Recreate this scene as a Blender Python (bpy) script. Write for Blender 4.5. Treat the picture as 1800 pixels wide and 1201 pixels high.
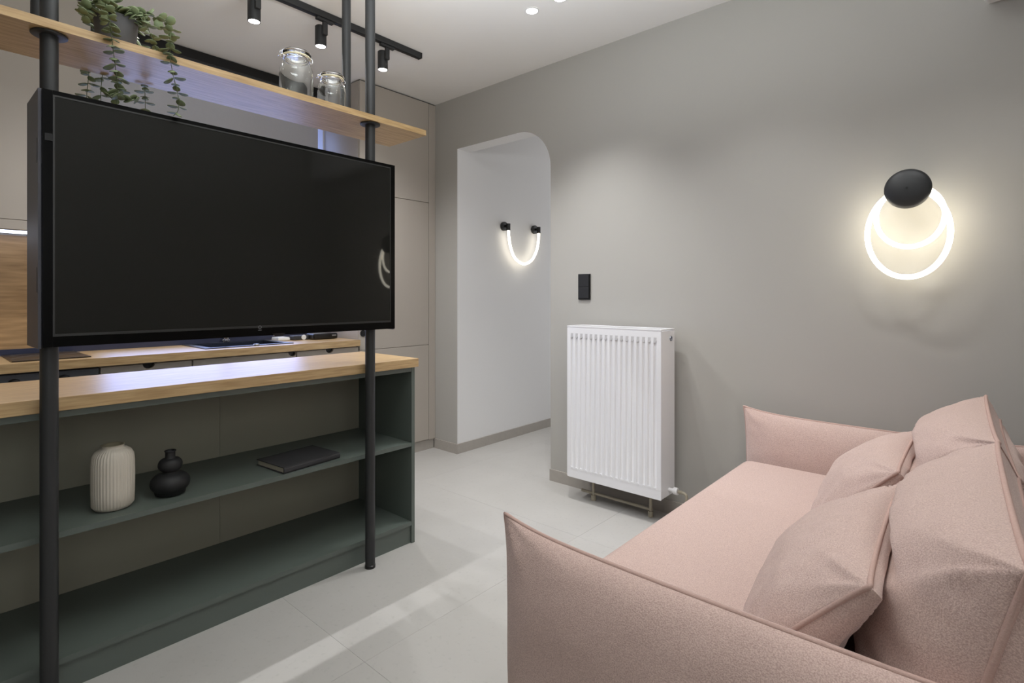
import bpy, bmesh, math, random
from mathutils import Vector, Matrix, noise
random.seed(7)
PI = math.pi
for o in list(bpy.data.objects): bpy.data.objects.remove(o)
SC = bpy.context.scene
COL = SC.collection

# ------------------------------------------------------------------ camera
cd = bpy.data.cameras.new('camera'); cam = bpy.data.objects.new('camera', cd); COL.objects.link(cam)
cd.sensor_width = 36; cd.lens = 36 * 950 / 1800; cd.shift_y = -79.5 / 1800; cd.clip_start = 0.02
cam.location = (0, 0, 1.17); cam.rotation_euler = (PI / 2, 0, math.atan2(835, 950))
SC.camera = cam
# ------------------------------------------------------------------ world, view, lights
W = bpy.data.worlds.new('world'); SC.world = W; W.use_nodes = True
bg = W.node_tree.nodes['Background']; bg.inputs[0].default_value = (0.40, 0.52, 1.0, 1); bg.inputs[1].default_value = 5.0
SC.view_settings.view_transform = 'Standard'; SC.view_settings.look = 'None'
SC.view_settings.gamma = 1; SC.view_settings.use_curve_mapping = False
SC.view_settings.exposure = 0.0

def spot(loc, watts, col, angle=120, blend=0.8, rad=0.03, tilt=(0, 0, 0)):
    l = bpy.data.lights.new('spot_light', 'SPOT'); l.energy = watts; l.color = col
    l.spot_size = math.radians(angle); l.spot_blend = blend; l.shadow_soft_size = rad
    o = bpy.data.objects.new('spot_light', l); COL.objects.link(o); o.location = loc; o.rotation_euler = tilt
    return o

TRACK_Y = (0.40, 0.76, 1.13, 1.475, 1.865)
DOWN = [(-1.77, 2.17), (-1.59, 2.17), (-0.02, 2.02), (0.16, 2.02), (-0.65, 1.45), (-0.47, 1.45), (-0.65, -1.0), (-0.47, -1.0), (-0.87, 2.15), (-0.69, 2.15)]
DOWN_W = [47, 47, 12, 12, 2, 2, 10, 10, 17, 17]
DOWN_T = [4, 4, 4, 4, 0, 0, 0, 0, 4, 4]      # tilt towards the far wall, degrees
DOWN_A = [88, 88, 96, 96, 112, 112, 120, 120, 88, 88]
TRACK_W = [6, 10, 27, 32, 28]
COOL = (0.98, 0.985, 1.0)
for (x, y), w, a, t in zip(DOWN, DOWN_W, DOWN_A, DOWN_T): spot((x, y, 2.625), w, COOL, a, 1.0, 0.022, (math.radians(t), 0, 0))
for y, w in zip(TRACK_Y, TRACK_W): spot((-2.64, y, 2.478), w, (0.97, 0.97, 1.0), 138, 0.8, 0.012)


# light from the corridor's far end, then added fill lamps
l = bpy.data.lights.new('corridor_daylight', 'AREA'); l.shape = 'RECTANGLE'; l.size = 1.0; l.size_y = 2.0; l.energy = 12; l.color = (0.95, 0.96, 1.0)
o = bpy.data.objects.new('corridor_daylight', l); COL.objects.link(o); o.location = (-2.3, 5.15, 1.3); o.rotation_euler = (-PI / 2, 0, 0)
def ceiling_fill(loc, w, size):
    l = bpy.data.lights.new('ceiling_fill_light', 'AREA'); l.energy = w; l.size = size; l.color = (0.93, 0.98, 1.0)
    o = bpy.data.objects.new('ceiling_fill_light', l); COL.objects.link(o); o.location = loc; o.rotation_euler = (PI, 0, 0)
ceiling_fill((-1.0, 0.9, 1.95), 43, 0.8)  # unseen lamp aimed up, added to brighten the ceiling and room
l = bpy.data.lights.new('side_fill_light', 'AREA'); l.size = 1.0; l.energy = 13; l.color = (0.97, 0.985, 1.0)
o = bpy.data.objects.new('side_fill_light', l); COL.objects.link(o); o.location = (0.9, -0.2, 1.6); o.rotation_euler = (0, math.radians(80), 0)  # unseen side lamp, added to brighten the bookcase interior
# ------------------------------------------------------------------ materials
def lin(c):
    return tuple(((v / 255) / 12.92 if v / 255 <= 0.04045 else ((v / 255 + 0.055) / 1.055) ** 2.4) for v in c) + (1,)

def mat(name, rgb, rough=0.5, metal=0.0, spec=0.5, var=0.06, nscale=6.0, bump=0.0, bscale=200.0, emit=0, ecol=None, coat=0, stretch=None, rgb2=None, detail=4):
    m = bpy.data.materials.new(name); m.use_nodes = True
    nt = m.node_tree; p = nt.nodes['Principled BSDF']
    p.inputs['Roughness'].default_value = rough; p.inputs['Metallic'].default_value = metal
    p.inputs['Specular IOR Level'].default_value = spec; p.inputs['Coat Weight'].default_value = coat
    tc = nt.nodes.new('ShaderNodeTexCoord'); mp = nt.nodes.new('ShaderNodeMapping')
    if stretch: mp.inputs['Scale'].default_value = stretch
    nt.links.new(tc.outputs['Object'], mp.inputs['Vector'])
    n = nt.nodes.new('ShaderNodeTexNoise'); n.inputs['Scale'].default_value = nscale; n.inputs['Detail'].default_value = detail
    nt.links.new(mp.outputs['Vector'], n.inputs['Vector'])
    mx = nt.nodes.new('ShaderNodeMix'); mx.data_type = 'RGBA'
    a = lin(rgb); b = lin(rgb2) if rgb2 else tuple(min(1, c * (1 + var)) for c in a[:3]) + (1,)
    if not rgb2: a = tuple(c * (1 - var) for c in a[:3]) + (1,)
    mx.inputs['A'].default_value = a; mx.inputs['B'].default_value = b
    nt.links.new(n.outputs['Fac'], mx.inputs['Factor'])
    nt.links.new(mx.outputs['Result'], p.inputs['Base Color'])
    if bump:
        n2 = nt.nodes.new('ShaderNodeTexNoise'); n2.inputs['Scale'].default_value = bscale; n2.inputs['Detail'].default_value = 3
        nt.links.new(tc.outputs['Object'], n2.inputs['Vector'])
        bp = nt.nodes.new('ShaderNodeBump'); bp.inputs['Strength'].default_value = bump; bp.inputs['Distance'].default_value = 0.002
        nt.links.new(n2.outputs['Fac'], bp.inputs['Height']); nt.links.new(bp.outputs['Normal'], p.inputs['Normal'])
    if emit:
        p.inputs['Emission Color'].default_value = ecol or a; p.inputs['Emission Strength'].default_value = emit
    return m

def sharpen(m, lo, hi):
    nt = m.node_tree
    n = [x for x in nt.nodes if x.type == 'TEX_NOISE'][0]; mx = [x for x in nt.nodes if x.type == 'MIX'][0]
    r = nt.nodes.new('ShaderNodeMapRange'); r.inputs[1].default_value = lo; r.inputs[2].default_value = hi
    nt.links.new(n.outputs['Fac'], r.inputs[0]); nt.links.new(r.outputs[0], mx.inputs['Factor'])
    return m

M = {}
M['wall'] = mat('taupe_wall_paint', (173, 170, 164), 0.75, spec=0.25, var=0.015, nscale=2, bump=0.04, bscale=300)
M['white_wall'] = mat('white_wall_paint', (226, 225, 224), 0.75, spec=0.25, var=0.01, nscale=2)
M['ceiling'] = mat('ceiling_paint', (236, 234, 231), 0.85, spec=0.2, var=0.01, nscale=2)
M['grout'] = mat('grout', (172, 168, 164), 0.9)
M['skirt'] = mat('stone_skirting', (166, 160, 152), 0.5, var=0.08, nscale=30, bump=0.1)
M['cab'] = mat('taupe_lacquer', (176, 168, 158), 0.45, var=0.015, nscale=3, spec=0.35)
M['cabshadow'] = mat('cabinet_gap', (40, 37, 35), 0.8)  # dark fill standing for the shade in gaps above cabinets; plinths share it
M['green'] = mat('green_lacquer', (94, 102, 96), 0.38, var=0.03, nscale=3, spec=0.45)
M['greenback'] = mat('green_back_board', (150, 149, 134), 0.6, var=0.03, nscale=3, spec=0.3)
M['wood'] = sharpen(mat('oak_laminate', (166, 134, 90), 0.34, spec=0.9, nscale=9, stretch=(14, 0.9, 14), rgb2=(202, 172, 126), detail=6), 0.3, 0.7)
M['woodshelf'] = sharpen(mat('oak_shelf_laminate', (166, 134, 90), 0.36, spec=0.5, nscale=9, stretch=(14, 0.9, 14), rgb2=(202, 172, 126), detail=6), 0.3, 0.7)
M['woodsplash'] = sharpen(mat('oak_splashback', (150, 118, 80), 0.4, nscale=7, stretch=(9, 0.8, 9), rgb2=(190, 154, 110), detail=6), 0.3, 0.7)
M['blackmetal'] = mat('black_powder_coat', (40, 41, 42), 0.5, var=0.05, nscale=20, spec=0.5)
M['black'] = mat('black_plastic', (14, 14, 15), 0.3, var=0.05, spec=0.5)
M['matblack'] = mat('matt_black_ceramic', (26, 26, 27), 0.6, var=0.05)
M['sidepanel'] = mat('charcoal_panel', (78, 78, 86), 0.45, var=0.03)
M['bezel'] = mat('glossy_black_bezel', (4, 4, 4), 0.3, var=0.02, spec=0.12)
M['screen'] = mat('dark_screen', (19, 19, 16), 0.45, var=0.01, spec=0.12, coat=0.6)
M['screenedge'] = mat('screen_edge', (38, 38, 37), 0.45, var=0.01)
M['white_enamel'] = mat('white_enamel', (236, 235, 236), 0.35, var=0.01)
M['slot'] = mat('grey_slot_enamel', (196, 194, 194), 0.5)
M['chrome'] = mat('chrome', (205, 205, 208), 0.2, metal=1)
M['brass'] = mat('aged_fitting', (168, 160, 142), 0.45, metal=0.2)
M['steel'] = mat('dark_steel', (70, 76, 92), 0.3, metal=0.8)
M['ovenpanel'] = mat('dark_oven_steel', (92, 94, 100), 0.4, metal=0.0, var=0.03)
M['hob'] = mat('glass_with_reflected_brown', (46, 38, 30), 0.3, var=0.02)  # splashback's brown reflection put into the base colour; oven door shares it
M['upstand'] = mat('blue_grey_upstand', (66, 70, 92), 0.3, metal=0.4)
M['blind'] = mat('grey_blind_fabric', (186, 187, 194), 0.9, var=0.03, nscale=60)
M['cream'] = mat('cream_ceramic', (204, 196, 182), 0.45, var=0.03, nscale=10)
M['creamdark'] = mat('ceramic_inside', (150, 142, 118), 0.7)
M['bookcover'] = mat('dark_grey_book_cloth', (52, 51, 53), 0.7, var=0.06, nscale=80)
M['paper'] = mat('page_edges', (176, 168, 150), 0.9, nscale=40, stretch=(1, 1, 30), var=0.12)
M['pot'] = mat('dark_grey_pot', (78, 77, 78), 0.7, var=0.06, nscale=20)
M['soil'] = mat('soil', (40, 34, 28), 0.95, var=0.3, nscale=60)
M['leaf'] = mat('sage_green_leaf', (98, 112, 80), 0.55, nscale=20, rgb2=(138, 150, 112))
M['stem'] = mat('green_stem', (92, 104, 70), 0.6)
M['rubber'] = mat('pale_rubber_seal', (196, 188, 160), 0.6)
M['led'] = mat('warm_led_tube', (255, 244, 224), 0.5, emit=8, ecol=(1.0, 0.94, 0.79, 1))
M['led2'] = mat('warm_led_tube_corridor', (255, 244, 224), 0.5, emit=4.0, ecol=(1.0, 0.92, 0.76, 1))
M['lens'] = mat('lit_lens', (255, 255, 255), 0.5, emit=14, ecol=(1, 0.98, 0.95, 1))
M['ledstrip'] = mat('cool_led_strip', (255, 255, 255), 0.5, emit=5, ecol=(0.72, 0.8, 1.0, 1))
M['alu'] = mat('aluminium_profile', (150, 152, 160), 0.35, metal=1)
M['whiteplastic'] = mat('white_plastic', (228, 228, 226), 0.45, var=0.01)
M['logo'] = mat('grey_print', (120, 120, 122), 0.5)
M['dimgrey'] = mat('dark_grey_plastic', (52, 53, 56), 0.5)
M['frame'] = mat('window_frame_paint', (196, 198, 204), 0.45)
# pink bouclé
def fabric():
    m = mat('pink_boucle', (184, 157, 148), 1.0, spec=0.12, nscale=430, rgb2=(211, 186, 176), bump=0.55, bscale=430, detail=2)
    sharpen(m, 0.35, 0.65)
    p = m.node_tree.nodes['Principled BSDF']
    p.inputs['Sheen Weight'].default_value = 0.25; p.inputs['Sheen Roughness'].default_value = 0.6
    p.inputs['Sheen Tint'].default_value = (1, 0.9, 0.86, 1)
    return m
M['pink'] = fabric()
M['piping'] = mat('pink_piping', (180, 150, 140), 1.0, spec=0.1, nscale=300, rgb2=(202, 174, 164), bump=0.4, bscale=500)
# floor tile: speckled stone porcelain with a slight shade per tile
def tilemat():
    m = mat('pale_stone_porcelain', (171, 168, 163), 0.42, spec=0.4, nscale=3.5, rgb2=(186, 183, 178), detail=8)
    nt = m.node_tree; p = nt.nodes['Principled BSDF']
    mx = [x for x in nt.nodes if x.type == 'MIX'][0]
    n = nt.nodes.new('ShaderNodeTexNoise'); n.inputs['Scale'].default_value = 55; n.inputs['Detail'].default_value = 6
    tc = [x for x in nt.nodes if x.type == 'TEX_COORD'][0]
    gm = nt.nodes.new('ShaderNodeNewGeometry'); nt.links.new(gm.outputs['Position'], n.inputs['Vector'])
    for t in [x for x in nt.nodes if x.type == 'MAPPING']: nt.links.new(gm.outputs['Position'], t.inputs['Vector'])
    r = nt.nodes.new('ShaderNodeMapRange'); r.inputs[1].default_value = 0.25; r.inputs[2].default_value = 0.42; r.inputs[3].default_value = 0.9; r.inputs[4].default_value = 1
    nt.links.new(n.outputs['Fac'], r.inputs[0])
    oi = nt.nodes.new('ShaderNodeObjectInfo'); r2 = nt.nodes.new('ShaderNodeMapRange'); r2.inputs[3].default_value = 0.975; r2.inputs[4].default_value = 1.02
    nt.links.new(oi.outputs['Random'], r2.inputs[0])
    mu = nt.nodes.new('ShaderNodeMath'); mu.operation = 'MULTIPLY'; nt.links.new(r.outputs[0], mu.inputs[0]); nt.links.new(r2.outputs[0], mu.inputs[1])
    hv = nt.nodes.new('ShaderNodeHueSaturation'); nt.links.new(mx.outputs['Result'], hv.inputs['Color']); nt.links.new(mu.outputs[0], hv.inputs['Value'])
    nt.links.new(hv.outputs['Color'], p.inputs['Base Color'])
    return m
M['tile'] = tilemat()
def glass(name, tint, rough=0.0):
    m = bpy.data.materials.new(name); m.use_nodes = True
    p = m.node_tree.nodes['Principled BSDF']; p.inputs['Base Color'].default_value = tint
    p.inputs['Transmission Weight'].default_value = 1; p.inputs['Roughness'].default_value = rough; p.inputs['IOR'].default_value = 1.45
    return m
M['glass'] = glass('clear_jar_glass', (0.97, 0.985, 0.97, 1))
def pane():
    m = bpy.data.materials.new('window_pane_glass'); m.use_nodes = True; nt = m.node_tree
    out = nt.nodes['Material Output']; tr = nt.nodes.new('ShaderNodeBsdfTransparent'); gl = nt.nodes.new('ShaderNodeBsdfGlossy'); gl.inputs['Roughness'].default_value = 0.02
    fr = nt.nodes.new('ShaderNodeFresnel'); mx = nt.nodes.new('ShaderNodeMixShader')
    nt.links.new(fr.outputs[0], mx.inputs[0]); nt.links.new(tr.outputs[0], mx.inputs[1]); nt.links.new(gl.outputs[0], mx.inputs[2]); nt.links.new(mx.outputs[0], out.inputs[0])
    return m
M['pane'] = pane()

# ------------------------------------------------------------------ mesh helpers
def wloc(o):
    v = Vector((0, 0, 0))
    while o: v += o.location; o = o.parent
    return v

def build(name, bm, m, parent=None, smooth=False, **props):
    """link a bmesh given in world coordinates as ONE object under parent"""
    off = wloc(parent) if parent else Vector((0, 0, 0))
    if off.length: bmesh.ops.translate(bm, verts=bm.verts, vec=-off)
    me = bpy.data.meshes.new(name); bm.to_mesh(me); bm.free()
    for k in (m if isinstance(m, (list, tuple)) else [m]): me.materials.append(M[k])
    if smooth:
        me.polygons.foreach_set('use_smooth', [True] * len(me.polygons))
        if smooth != 'all': me.set_sharp_from_angle(angle=math.radians(smooth if smooth is not True else 40))
    o = bpy.data.objects.new(name, me); COL.objects.link(o)
    if parent: o.parent = parent
    for k, v in props.items(): o[k] = v
    return o

def thing(name, label, cat, loc, group=None):
    o = bpy.data.objects.new(name, None); COL.objects.link(o); o.location = loc; o.empty_display_size = 0.05
    o['label'] = label; o['category'] = cat
    if group: o['group'] = group
    return o

def NB(): return bmesh.new()

def box(bm, x0, x1, y0, y1, z0, z1, bev=0.0, seg=2):
    x0, x1 = sorted((x0, x1)); y0, y1 = sorted((y0, y1)); z0, z1 = sorted((z0, z1))
    r = bmesh.ops.create_cube(bm, size=1, matrix=Matrix.Translation(((x0 + x1) / 2, (y0 + y1) / 2, (z0 + z1) / 2)) @ Matrix.Diagonal((x1 - x0, y1 - y0, z1 - z0, 1)))
    if bev:
        es = list({e for v in r['verts'] for e in v.link_edges})
        bmesh.ops.bevel(bm, geom=es, offset=bev, segments=seg, affect='EDGES', profile=0.5)
    return bm

def BX(*a, **k): return box(NB(), *a, **k)

def frame_axes(d):
    d = d.normalized(); a = Vector((0, 0, 1)) if abs(d.z) < 0.9 else Vector((1, 0, 0))
    u = d.cross(a).normalized(); return u, d.cross(u).normalized()

def tube(bm, pts, r, n=10, closed=False, cap=True):
    pts = [Vector(p) for p in pts]; L = len(pts); rings = []
    rr = r if isinstance(r, (list, tuple)) else [r] * L
    u = None
    for i in range(L):
        a = pts[i - 1] if (i or closed) else pts[i]; b = pts[(i + 1) % L] if (i < L - 1 or closed) else pts[i]
        d = (b - a).normalized()
        if u is None: u, v = frame_axes(d)
        else:
            u = (u - d * u.dot(d)).normalized(); v = d.cross(u)
        rings.append([bm.verts.new(pts[i] + (u * math.cos(2 * PI * k / n) + v * math.sin(2 * PI * k / n)) * rr[i]) for k in range(n)])
    for i in range(L if closed else L - 1):
        A, B = rings[i], rings[(i + 1) % L]
        sh = 0
        if closed and i == L - 1:
            sh = min(range(n), key=lambda s: (A[0].co - B[s].co).length)
        for k in range(n):
            bm.faces.new((A[k], A[(k + 1) % n], B[(k + 1 + sh) % n], B[(k + sh) % n]))
    if cap and not closed:
        bm.faces.new(rings[0][::-1]); bm.faces.new(rings[-1])
    return bm

def cyl(bm, a, b, r, n=24): return tube(bm, [a, b], r, n)

def lathe(bm, prof, c, n=32, axis='Z', rib=None):
    """prof: list of (radius, height); r=0 closes. rib(angle, i) scales radius"""
    c = Vector(c); rings = []
    def pos(r, h, t):
        x, y = r * math.cos(t), r * math.sin(t)
        if axis == 'Z': return c + Vector((x, y, h))
        if axis == 'X': return c + Vector((h, x, y))
        return c + Vector((x, h, y))
    for i, (r, h) in enumerate(prof):
        if r <= 1e-6: rings.append([bm.verts.new(pos(0, h, 0))])
        else: rings.append([bm.verts.new(pos(r * (rib(2 * PI * k / n, i) if rib else 1), h, 2 * PI * k / n)) for k in range(n)])
    for A, B in zip(rings, rings[1:]):
        for k in range(n):
            k2 = (k + 1) % n
            if len(A) == 1 and len(B) == 1: break
            if len(A) == 1: bm.faces.new((A[0], B[k2], B[k]))
            elif len(B) == 1: bm.faces.new((A[k], A[k2], B[0]))
            else: bm.faces.new((A[k], A[k2], B[k2], B[k]))
    bmesh.ops.recalc_face_normals(bm, faces=bm.faces)
    return bm

def prism(bm, poly, d0, d1, plane='XZ'):
    """extrude a polygon; plane XZ extrudes along Y, YZ along X, XY along Z"""
    def p(a, b, d):
        return Vector((a, d, b)) if plane == 'XZ' else Vector((d, a, b)) if plane == 'YZ' else Vector((a, b, d))
    A = [bm.verts.new(p(a, b, d0)) for a, b in poly]; B = [bm.verts.new(p(a, b, d1)) for a, b in poly]
    fs = [bm.faces.new(A), bm.faces.new(B[::-1])]
    side = []
    for i in range(len(poly)):
        j = (i + 1) % len(poly); side.append(bm.faces.new((A[j], A[i], B[i], B[j])))
    bmesh.ops.recalc_face_normals(bm, faces=bm.faces)
    return side

def smoothpath(pts, k=6, closed=False):
    pts = [Vector(p) for p in pts]; n = len(pts); out = []
    for i in range(n if closed else n - 1):
        g = (lambda j: pts[j % n]) if closed else (lambda j: pts[max(0, min(n - 1, j))])
        p0, p1, p2, p3 = g(i - 1), g(i), g(i + 1), g(i + 2)
        for s in range(k):
            t = s / k
            out.append(0.5 * ((2 * p1) + (-p0 + p2) * t + (2 * p0 - 5 * p1 + 4 * p2 - p3) * t * t + (-p0 + 3 * p1 - 3 * p2 + p3) * t ** 3))
    if not closed: out.append(pts[-1])
    return out

# ------------------------------------------------------------------ room shell
H = 2.65; KX = -3.66; WY = 2.75; RX = 0.95; NY = -2.3
AL, AR, AT, RAD = -2.958, -2.089, 2.266, 0.27      # arch: left, right, top, corner radius
struct = dict(kind='structure')
def flat_tiles(parent, x0, x1, y0, y1, jx, jy, tx, ty):
    me = {}
    i0, i1 = math.floor((x0 - jx) / tx), math.ceil((x1 - jx) / tx)
    for i in range(i0, i1):
        sh = 0.0
        j0, j1 = math.floor((y0 - jy) / ty) - 1, math.ceil((y1 - jy) / ty) + 1
        for j in range(j0, j1):
            a, b = max(x0, jx + i * tx), min(x1, jx + (i + 1) * tx)
            c, d = max(y0, jy + sh + j * ty), min(y1, jy + sh + (j + 1) * ty)
            if b - a < 0.02 or d - c < 0.02: continue
            w, h = round(b - a, 4), round(d - c, 4)
            if (w, h) not in me:
                bm = BX(-w / 2 + .0003, w / 2 - .0003, -h / 2 + .0003, h / 2 - .0003, -0.012, 0, bev=0.0003, seg=1)
                m_ = bpy.data.meshes.new('tile'); bm.to_mesh(m_); bm.free(); m_.materials.append(M['tile']); me[(w, h)] = m_
            o = bpy.data.objects.new('tile', me[(w, h)]); COL.objects.link(o); o.parent = parent; o.location = ((a + b) / 2, (c + d) / 2, random.uniform(-.0002, 0))
floor = build('floor', BX(KX - .1, RX + .1, NY - .1, 5.3, -0.12, -0.0125), 'grout', **struct)
flat_tiles(floor, KX, RX, NY, WY, -1.495, 0.987, 1.2, 1.2)
flat_tiles(floor, AL, -1.75, WY, 5.2, -1.495, 0.987, 1.2, 1.2)
build('ceiling', BX(KX - .1, RX + .1, NY - .1, 5.3, H, H + 0.1), 'ceiling', **struct)
# far wall with the arch, one outline
poly = [(KX, 0), (AL, 0), (AL, AT), (AR - RAD, AT)]
n0 = 1
for k in range(1, 17):
    t = PI / 2 * (1 - k / 16); poly.append((AR - RAD + RAD * math.cos(t), AT - RAD + RAD * math.sin(t)))
poly.append((AR, 0)); n1 = len(poly) - 1
poly += [(RX, 0), (RX, H), (KX, H)]
bm = NB(); side = prism(bm, poly, WY, WY + 0.13)
for f in side[n0:n1]: f.material_index = 1
build('wall_far', bm, ['wall', 'white_wall'], **struct)
build('wall_right', BX(RX, RX + .1, NY, WY, 0, H), 'wall', **struct)
build('wall_near', BX(KX, RX, NY - .1, NY, 0, H), 'wall', **struct)
# kitchen wall with window opening
WY0, WY1, WZ0, WZ1 = 0.74, 2.062, 0.955, 2.5
bm = NB(); box(bm, KX - .3, KX, NY, WY0, 0, H); box(bm, KX - .3, KX, WY1, WY, 0, H); box(bm, KX - .3, KX, WY0, WY1, 0, WZ0); box(bm, KX - .3, KX, WY0, WY1, WZ1, H)
build('wall_kitchen', bm, 'white_wall', **struct)
# corridor behind the arch
build('wall_corridor_left', BX(AL - .1, AL, WY + .13, 5.2, 0, H), 'white_wall', **struct)
build('wall_corridor_right', BX(-1.75, -1.65, WY + .13, 5.2, 0, H), 'white_wall', **struct)
build('wall_corridor_end', BX(AL, -1.75, 5.2, 5.3, 0, H), 'white_wall', **struct)
# skirting
SK = 0.072
build('baseboard_corridor', BX(AL, AL + .012, WY - .001, 5.2, 0, SK), 'skirt', **struct)
build('baseboard_far_left', BX(-3.205, AL + .012, WY - .012, WY - .0005, 0, SK), 'skirt', **struct)
build('baseboard_far', BX(AR - .0, RX, WY - .012, WY - .0005, 0, SK), 'skirt', **struct)
# window: frame and pane
win = build('window_1', (lambda b: (box(b, KX - .27, KX - .21, WY0, WY0 + .06, WZ0, WZ1), box(b, KX - .27, KX - .21, WY1 - .045, WY1, WZ0, WZ1), box(b, KX - .27, KX - .21, WY0, WY1, WZ0, WZ0 + .05), box(b, KX - .27, KX - .21, WY0, WY1, WZ1 - .06, WZ1), b)[-1])(NB()), 'frame', **struct)
build('pane', BX(KX - .245, KX - .239, WY0 + .06, WY1 - .045, WZ0 + .05, WZ1 - .06), 'pane', win)
build('trim_1', BX(KX - .2, KX + .0, WY0, WY1, WZ0, WZ0 + .012), 'frame', **struct)

# ------------------------------------------------------------------ kitchen: tall cabinet
KF = -3.2
t = thing('tall_cabinet', 'tall taupe kitchen cabinet from floor to ceiling in the far corner', 'cabinet', (KF - .2, 2.37, 0))
build('carcass', BX(KX + .003, KF - .02, 2.073, 2.68, .075, 2.641), 'cab', t)
for z0, z1 in ((.08, .7995), (.8025, 1.881), (1.884, 2.6405)):
    build('door', BX(KF - .02, KF, 2.075, 2.678, z0, z1, bev=.0015, seg=1), 'cab', t)
build('filler_strip', BX(KF - .02, KF - .004, 2.682, 2.748, .075, 2.641), 'cab', t)
build('plinth', BX(KF - .05, KF - .012, 2.073, 2.735, 0, .075), 'skirt', t)
bm = NB(); lathe(bm, [(0, .0), (.0225, .0), (.0225, .004), (.017, .004), (.017, .002), (0, .002)], (KF, 2.099, .917), 24, 'X')
build('handle', bm, 'black', t, smooth=True, label='round black handle on the tall door')
build('top_gap_shade', BX(KX + .01, KF - .012, 2.08, 2.745, 2.6415, 2.6495), 'cabshadow', t)

# base cabinets
segs = [(-.62, .032, 'oak-topped taupe base cabinet left of the oven', None), (.645, 1.0455, 'taupe base cabinet between the oven and the sink cabinet', .846),
        (1.0485, 1.6285, 'taupe base cabinet under the dark sink', 1.604), (1.6315, 2.066, 'taupe base cabinet beside the tall cabinet', 1.853)]
for y0, y1, lab, hy in segs:
    t = thing('base_cabinet', lab, 'cabinet', (KF - .25, (y0 + y1) / 2, 0), 'taupe base cabinets')
    bm = NB()
    if hy == 1.604:     # open top under the sink bowl
        box(bm, KX + .003, KF - .025, y0, y1, .1, .69); box(bm, KX + .003, KF - .025, y0, y0 + .018, .69, .832); box(bm, KX + .003, KF - .025, y1 - .018, y1, .69, .832); box(bm, KF - .043, KF - .025, y0 + .018, y1 - .018, .69, .832)
    else: box(bm, KX + .003, KF - .025, y0, y1, .1, .832)
    build('carcass', bm, 'cab', t)
    bm = NB()
    if hy is None: box(bm, KF - .022, KF - .004, y0 + .002, y1 - .002, .105, .826, bev=.001, seg=1)
    else:
        r = .027; pts = [(y0 + .002, .105), (y1 - .002, .105), (y1 - .002, .826)]
        a1 = min(hy + r, y1 - .004); a0 = hy - r
        pts += [(a1, .826)]
        for k in range(1, 12):
            a = -PI * k / 12; pts.append((min(hy + r * math.cos(a), y1 - .004), .826 + .024 * math.sin(a)))
        pts += [(a0, .826), (y0 + .002, .826)]
        prism(bm, pts, KF - .022, KF - .004, 'YZ')
    build('door', bm, 'cab', t)
    if hy is not None: build('finger_recess', BX(KF - .0245, KF - .0225, hy - .04, min(hy + .04, y1 - .003), .77, .828), 'black', t)
    build('plinth', BX(KF - .09, KF - .075, y0, y1, 0, .1), 'cabshadow', t)
# oven
t = thing('oven', 'dark steel built-in oven with black knobs under the hob', 'oven', (KF - .25, .339, 0))
build('body', BX(KX + .01, KF - .025, .036, .641, .1, .832), 'dimgrey', t)
build('control_panel', BX(KF - .025, KF - .004, .038, .639, .73, .826, bev=.002, seg=1), 'ovenpanel', t)
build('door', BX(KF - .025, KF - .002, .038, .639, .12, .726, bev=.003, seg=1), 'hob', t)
for y in (.168, .339, .51):
    bm = NB(); lathe(bm, [(0, 0), (.025, 0), (.023, .02), (.019, .024), (0, .024)], (KF - .004, y, .783), 24, 'X'); build('knob', bm, 'black', t, smooth=True)
bm = NB(); tube(bm, [(KF + .035, .09, .69), (KF + .035, .59, .69)], .009, 12); box(bm, KF - .002, KF + .035, .11, .125, .684, .696); box(bm, KF - .002, KF + .035, .555, .57, .684, .696)
build('handle', bm, 'ovenpanel', t, smooth=True)
# worktop with a cut-out for the sink: four boards joined round the bowl
SX0, SX1, SY0, SY1 = -3.60, -3.30, 1.17, 1.60
bm = NB(); box(bm, KX + .001, KF + .018, -.62, SY0, .8345, .875); box(bm, KX + .001, KF + .018, SY1, 2.068, .8345, .875)
box(bm, KX + .001, SX0, SY0, SY1, .8345, .875); box(bm, SX1, KF + .018, SY0, SY1, .8345, .875)
o = build('worktop', bm, 'wood'); o['label'] = 'long oak kitchen worktop carrying the sink and hob'; o['category'] = 'worktop'
t = thing('hob', 'flat dark glass hob set in the oak worktop', 'hob', (-3.47, .478, .875))
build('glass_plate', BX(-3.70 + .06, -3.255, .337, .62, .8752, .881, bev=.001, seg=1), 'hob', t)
bm = NB()
for x, y, r in ((-3.36, .42, .075), (-3.36, .55, .06), (-3.54, .42, .06), (-3.54, .55, .075)): lathe(bm, [(r, 0), (r, .0004), (r - .003, .0004), (r - .003, 0)], (x, y, .8812), 32)
build('cooking_zone_marks', bm, 'logo', t)
t = thing('sink', 'dark blue-grey inset kitchen sink in the worktop behind the television', 'sink', (-3.45, 1.385, .875))
bm = NB(); x0, x1, y0, y1 = -3.635, -3.262, 1.13, 1.64
box(bm, x0, x1, y0, SY0, .8752, .880); box(bm, x0, x1, SY1, y1, .8752, .880); box(bm, x0, SX0, SY0, SY1, .8752, .880); box(bm, SX1, x1, SY0, SY1, .8752, .880)
build('rim', bm, 'steel', t)
bm = NB(); box(bm, SX0 + .002, SX1 - .002, SY0 + .002, SY1 - .002, .70, .704)
for a in ((SX0 + .001, SX0 + .004, SY0 + .001, SY1 - .001), (SX1 - .004, SX1 - .001, SY0 + .001, SY1 - .001), (SX0 + .001, SX1 - .001, SY0 + .001, SY0 + .004), (SX0 + .001, SX1 - .001, SY1 - .004, SY1 - .001)): box(bm, *a, .70, .8751)
build('bowl', bm, 'steel', t)
bm = NB(); lathe(bm, [(0, 0), (.018, 0), (.016, .006), (0, .007)], (-3.275, 1.415, .880), 20); build('plug_button', bm, 'chrome', t, smooth=True)
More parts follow.
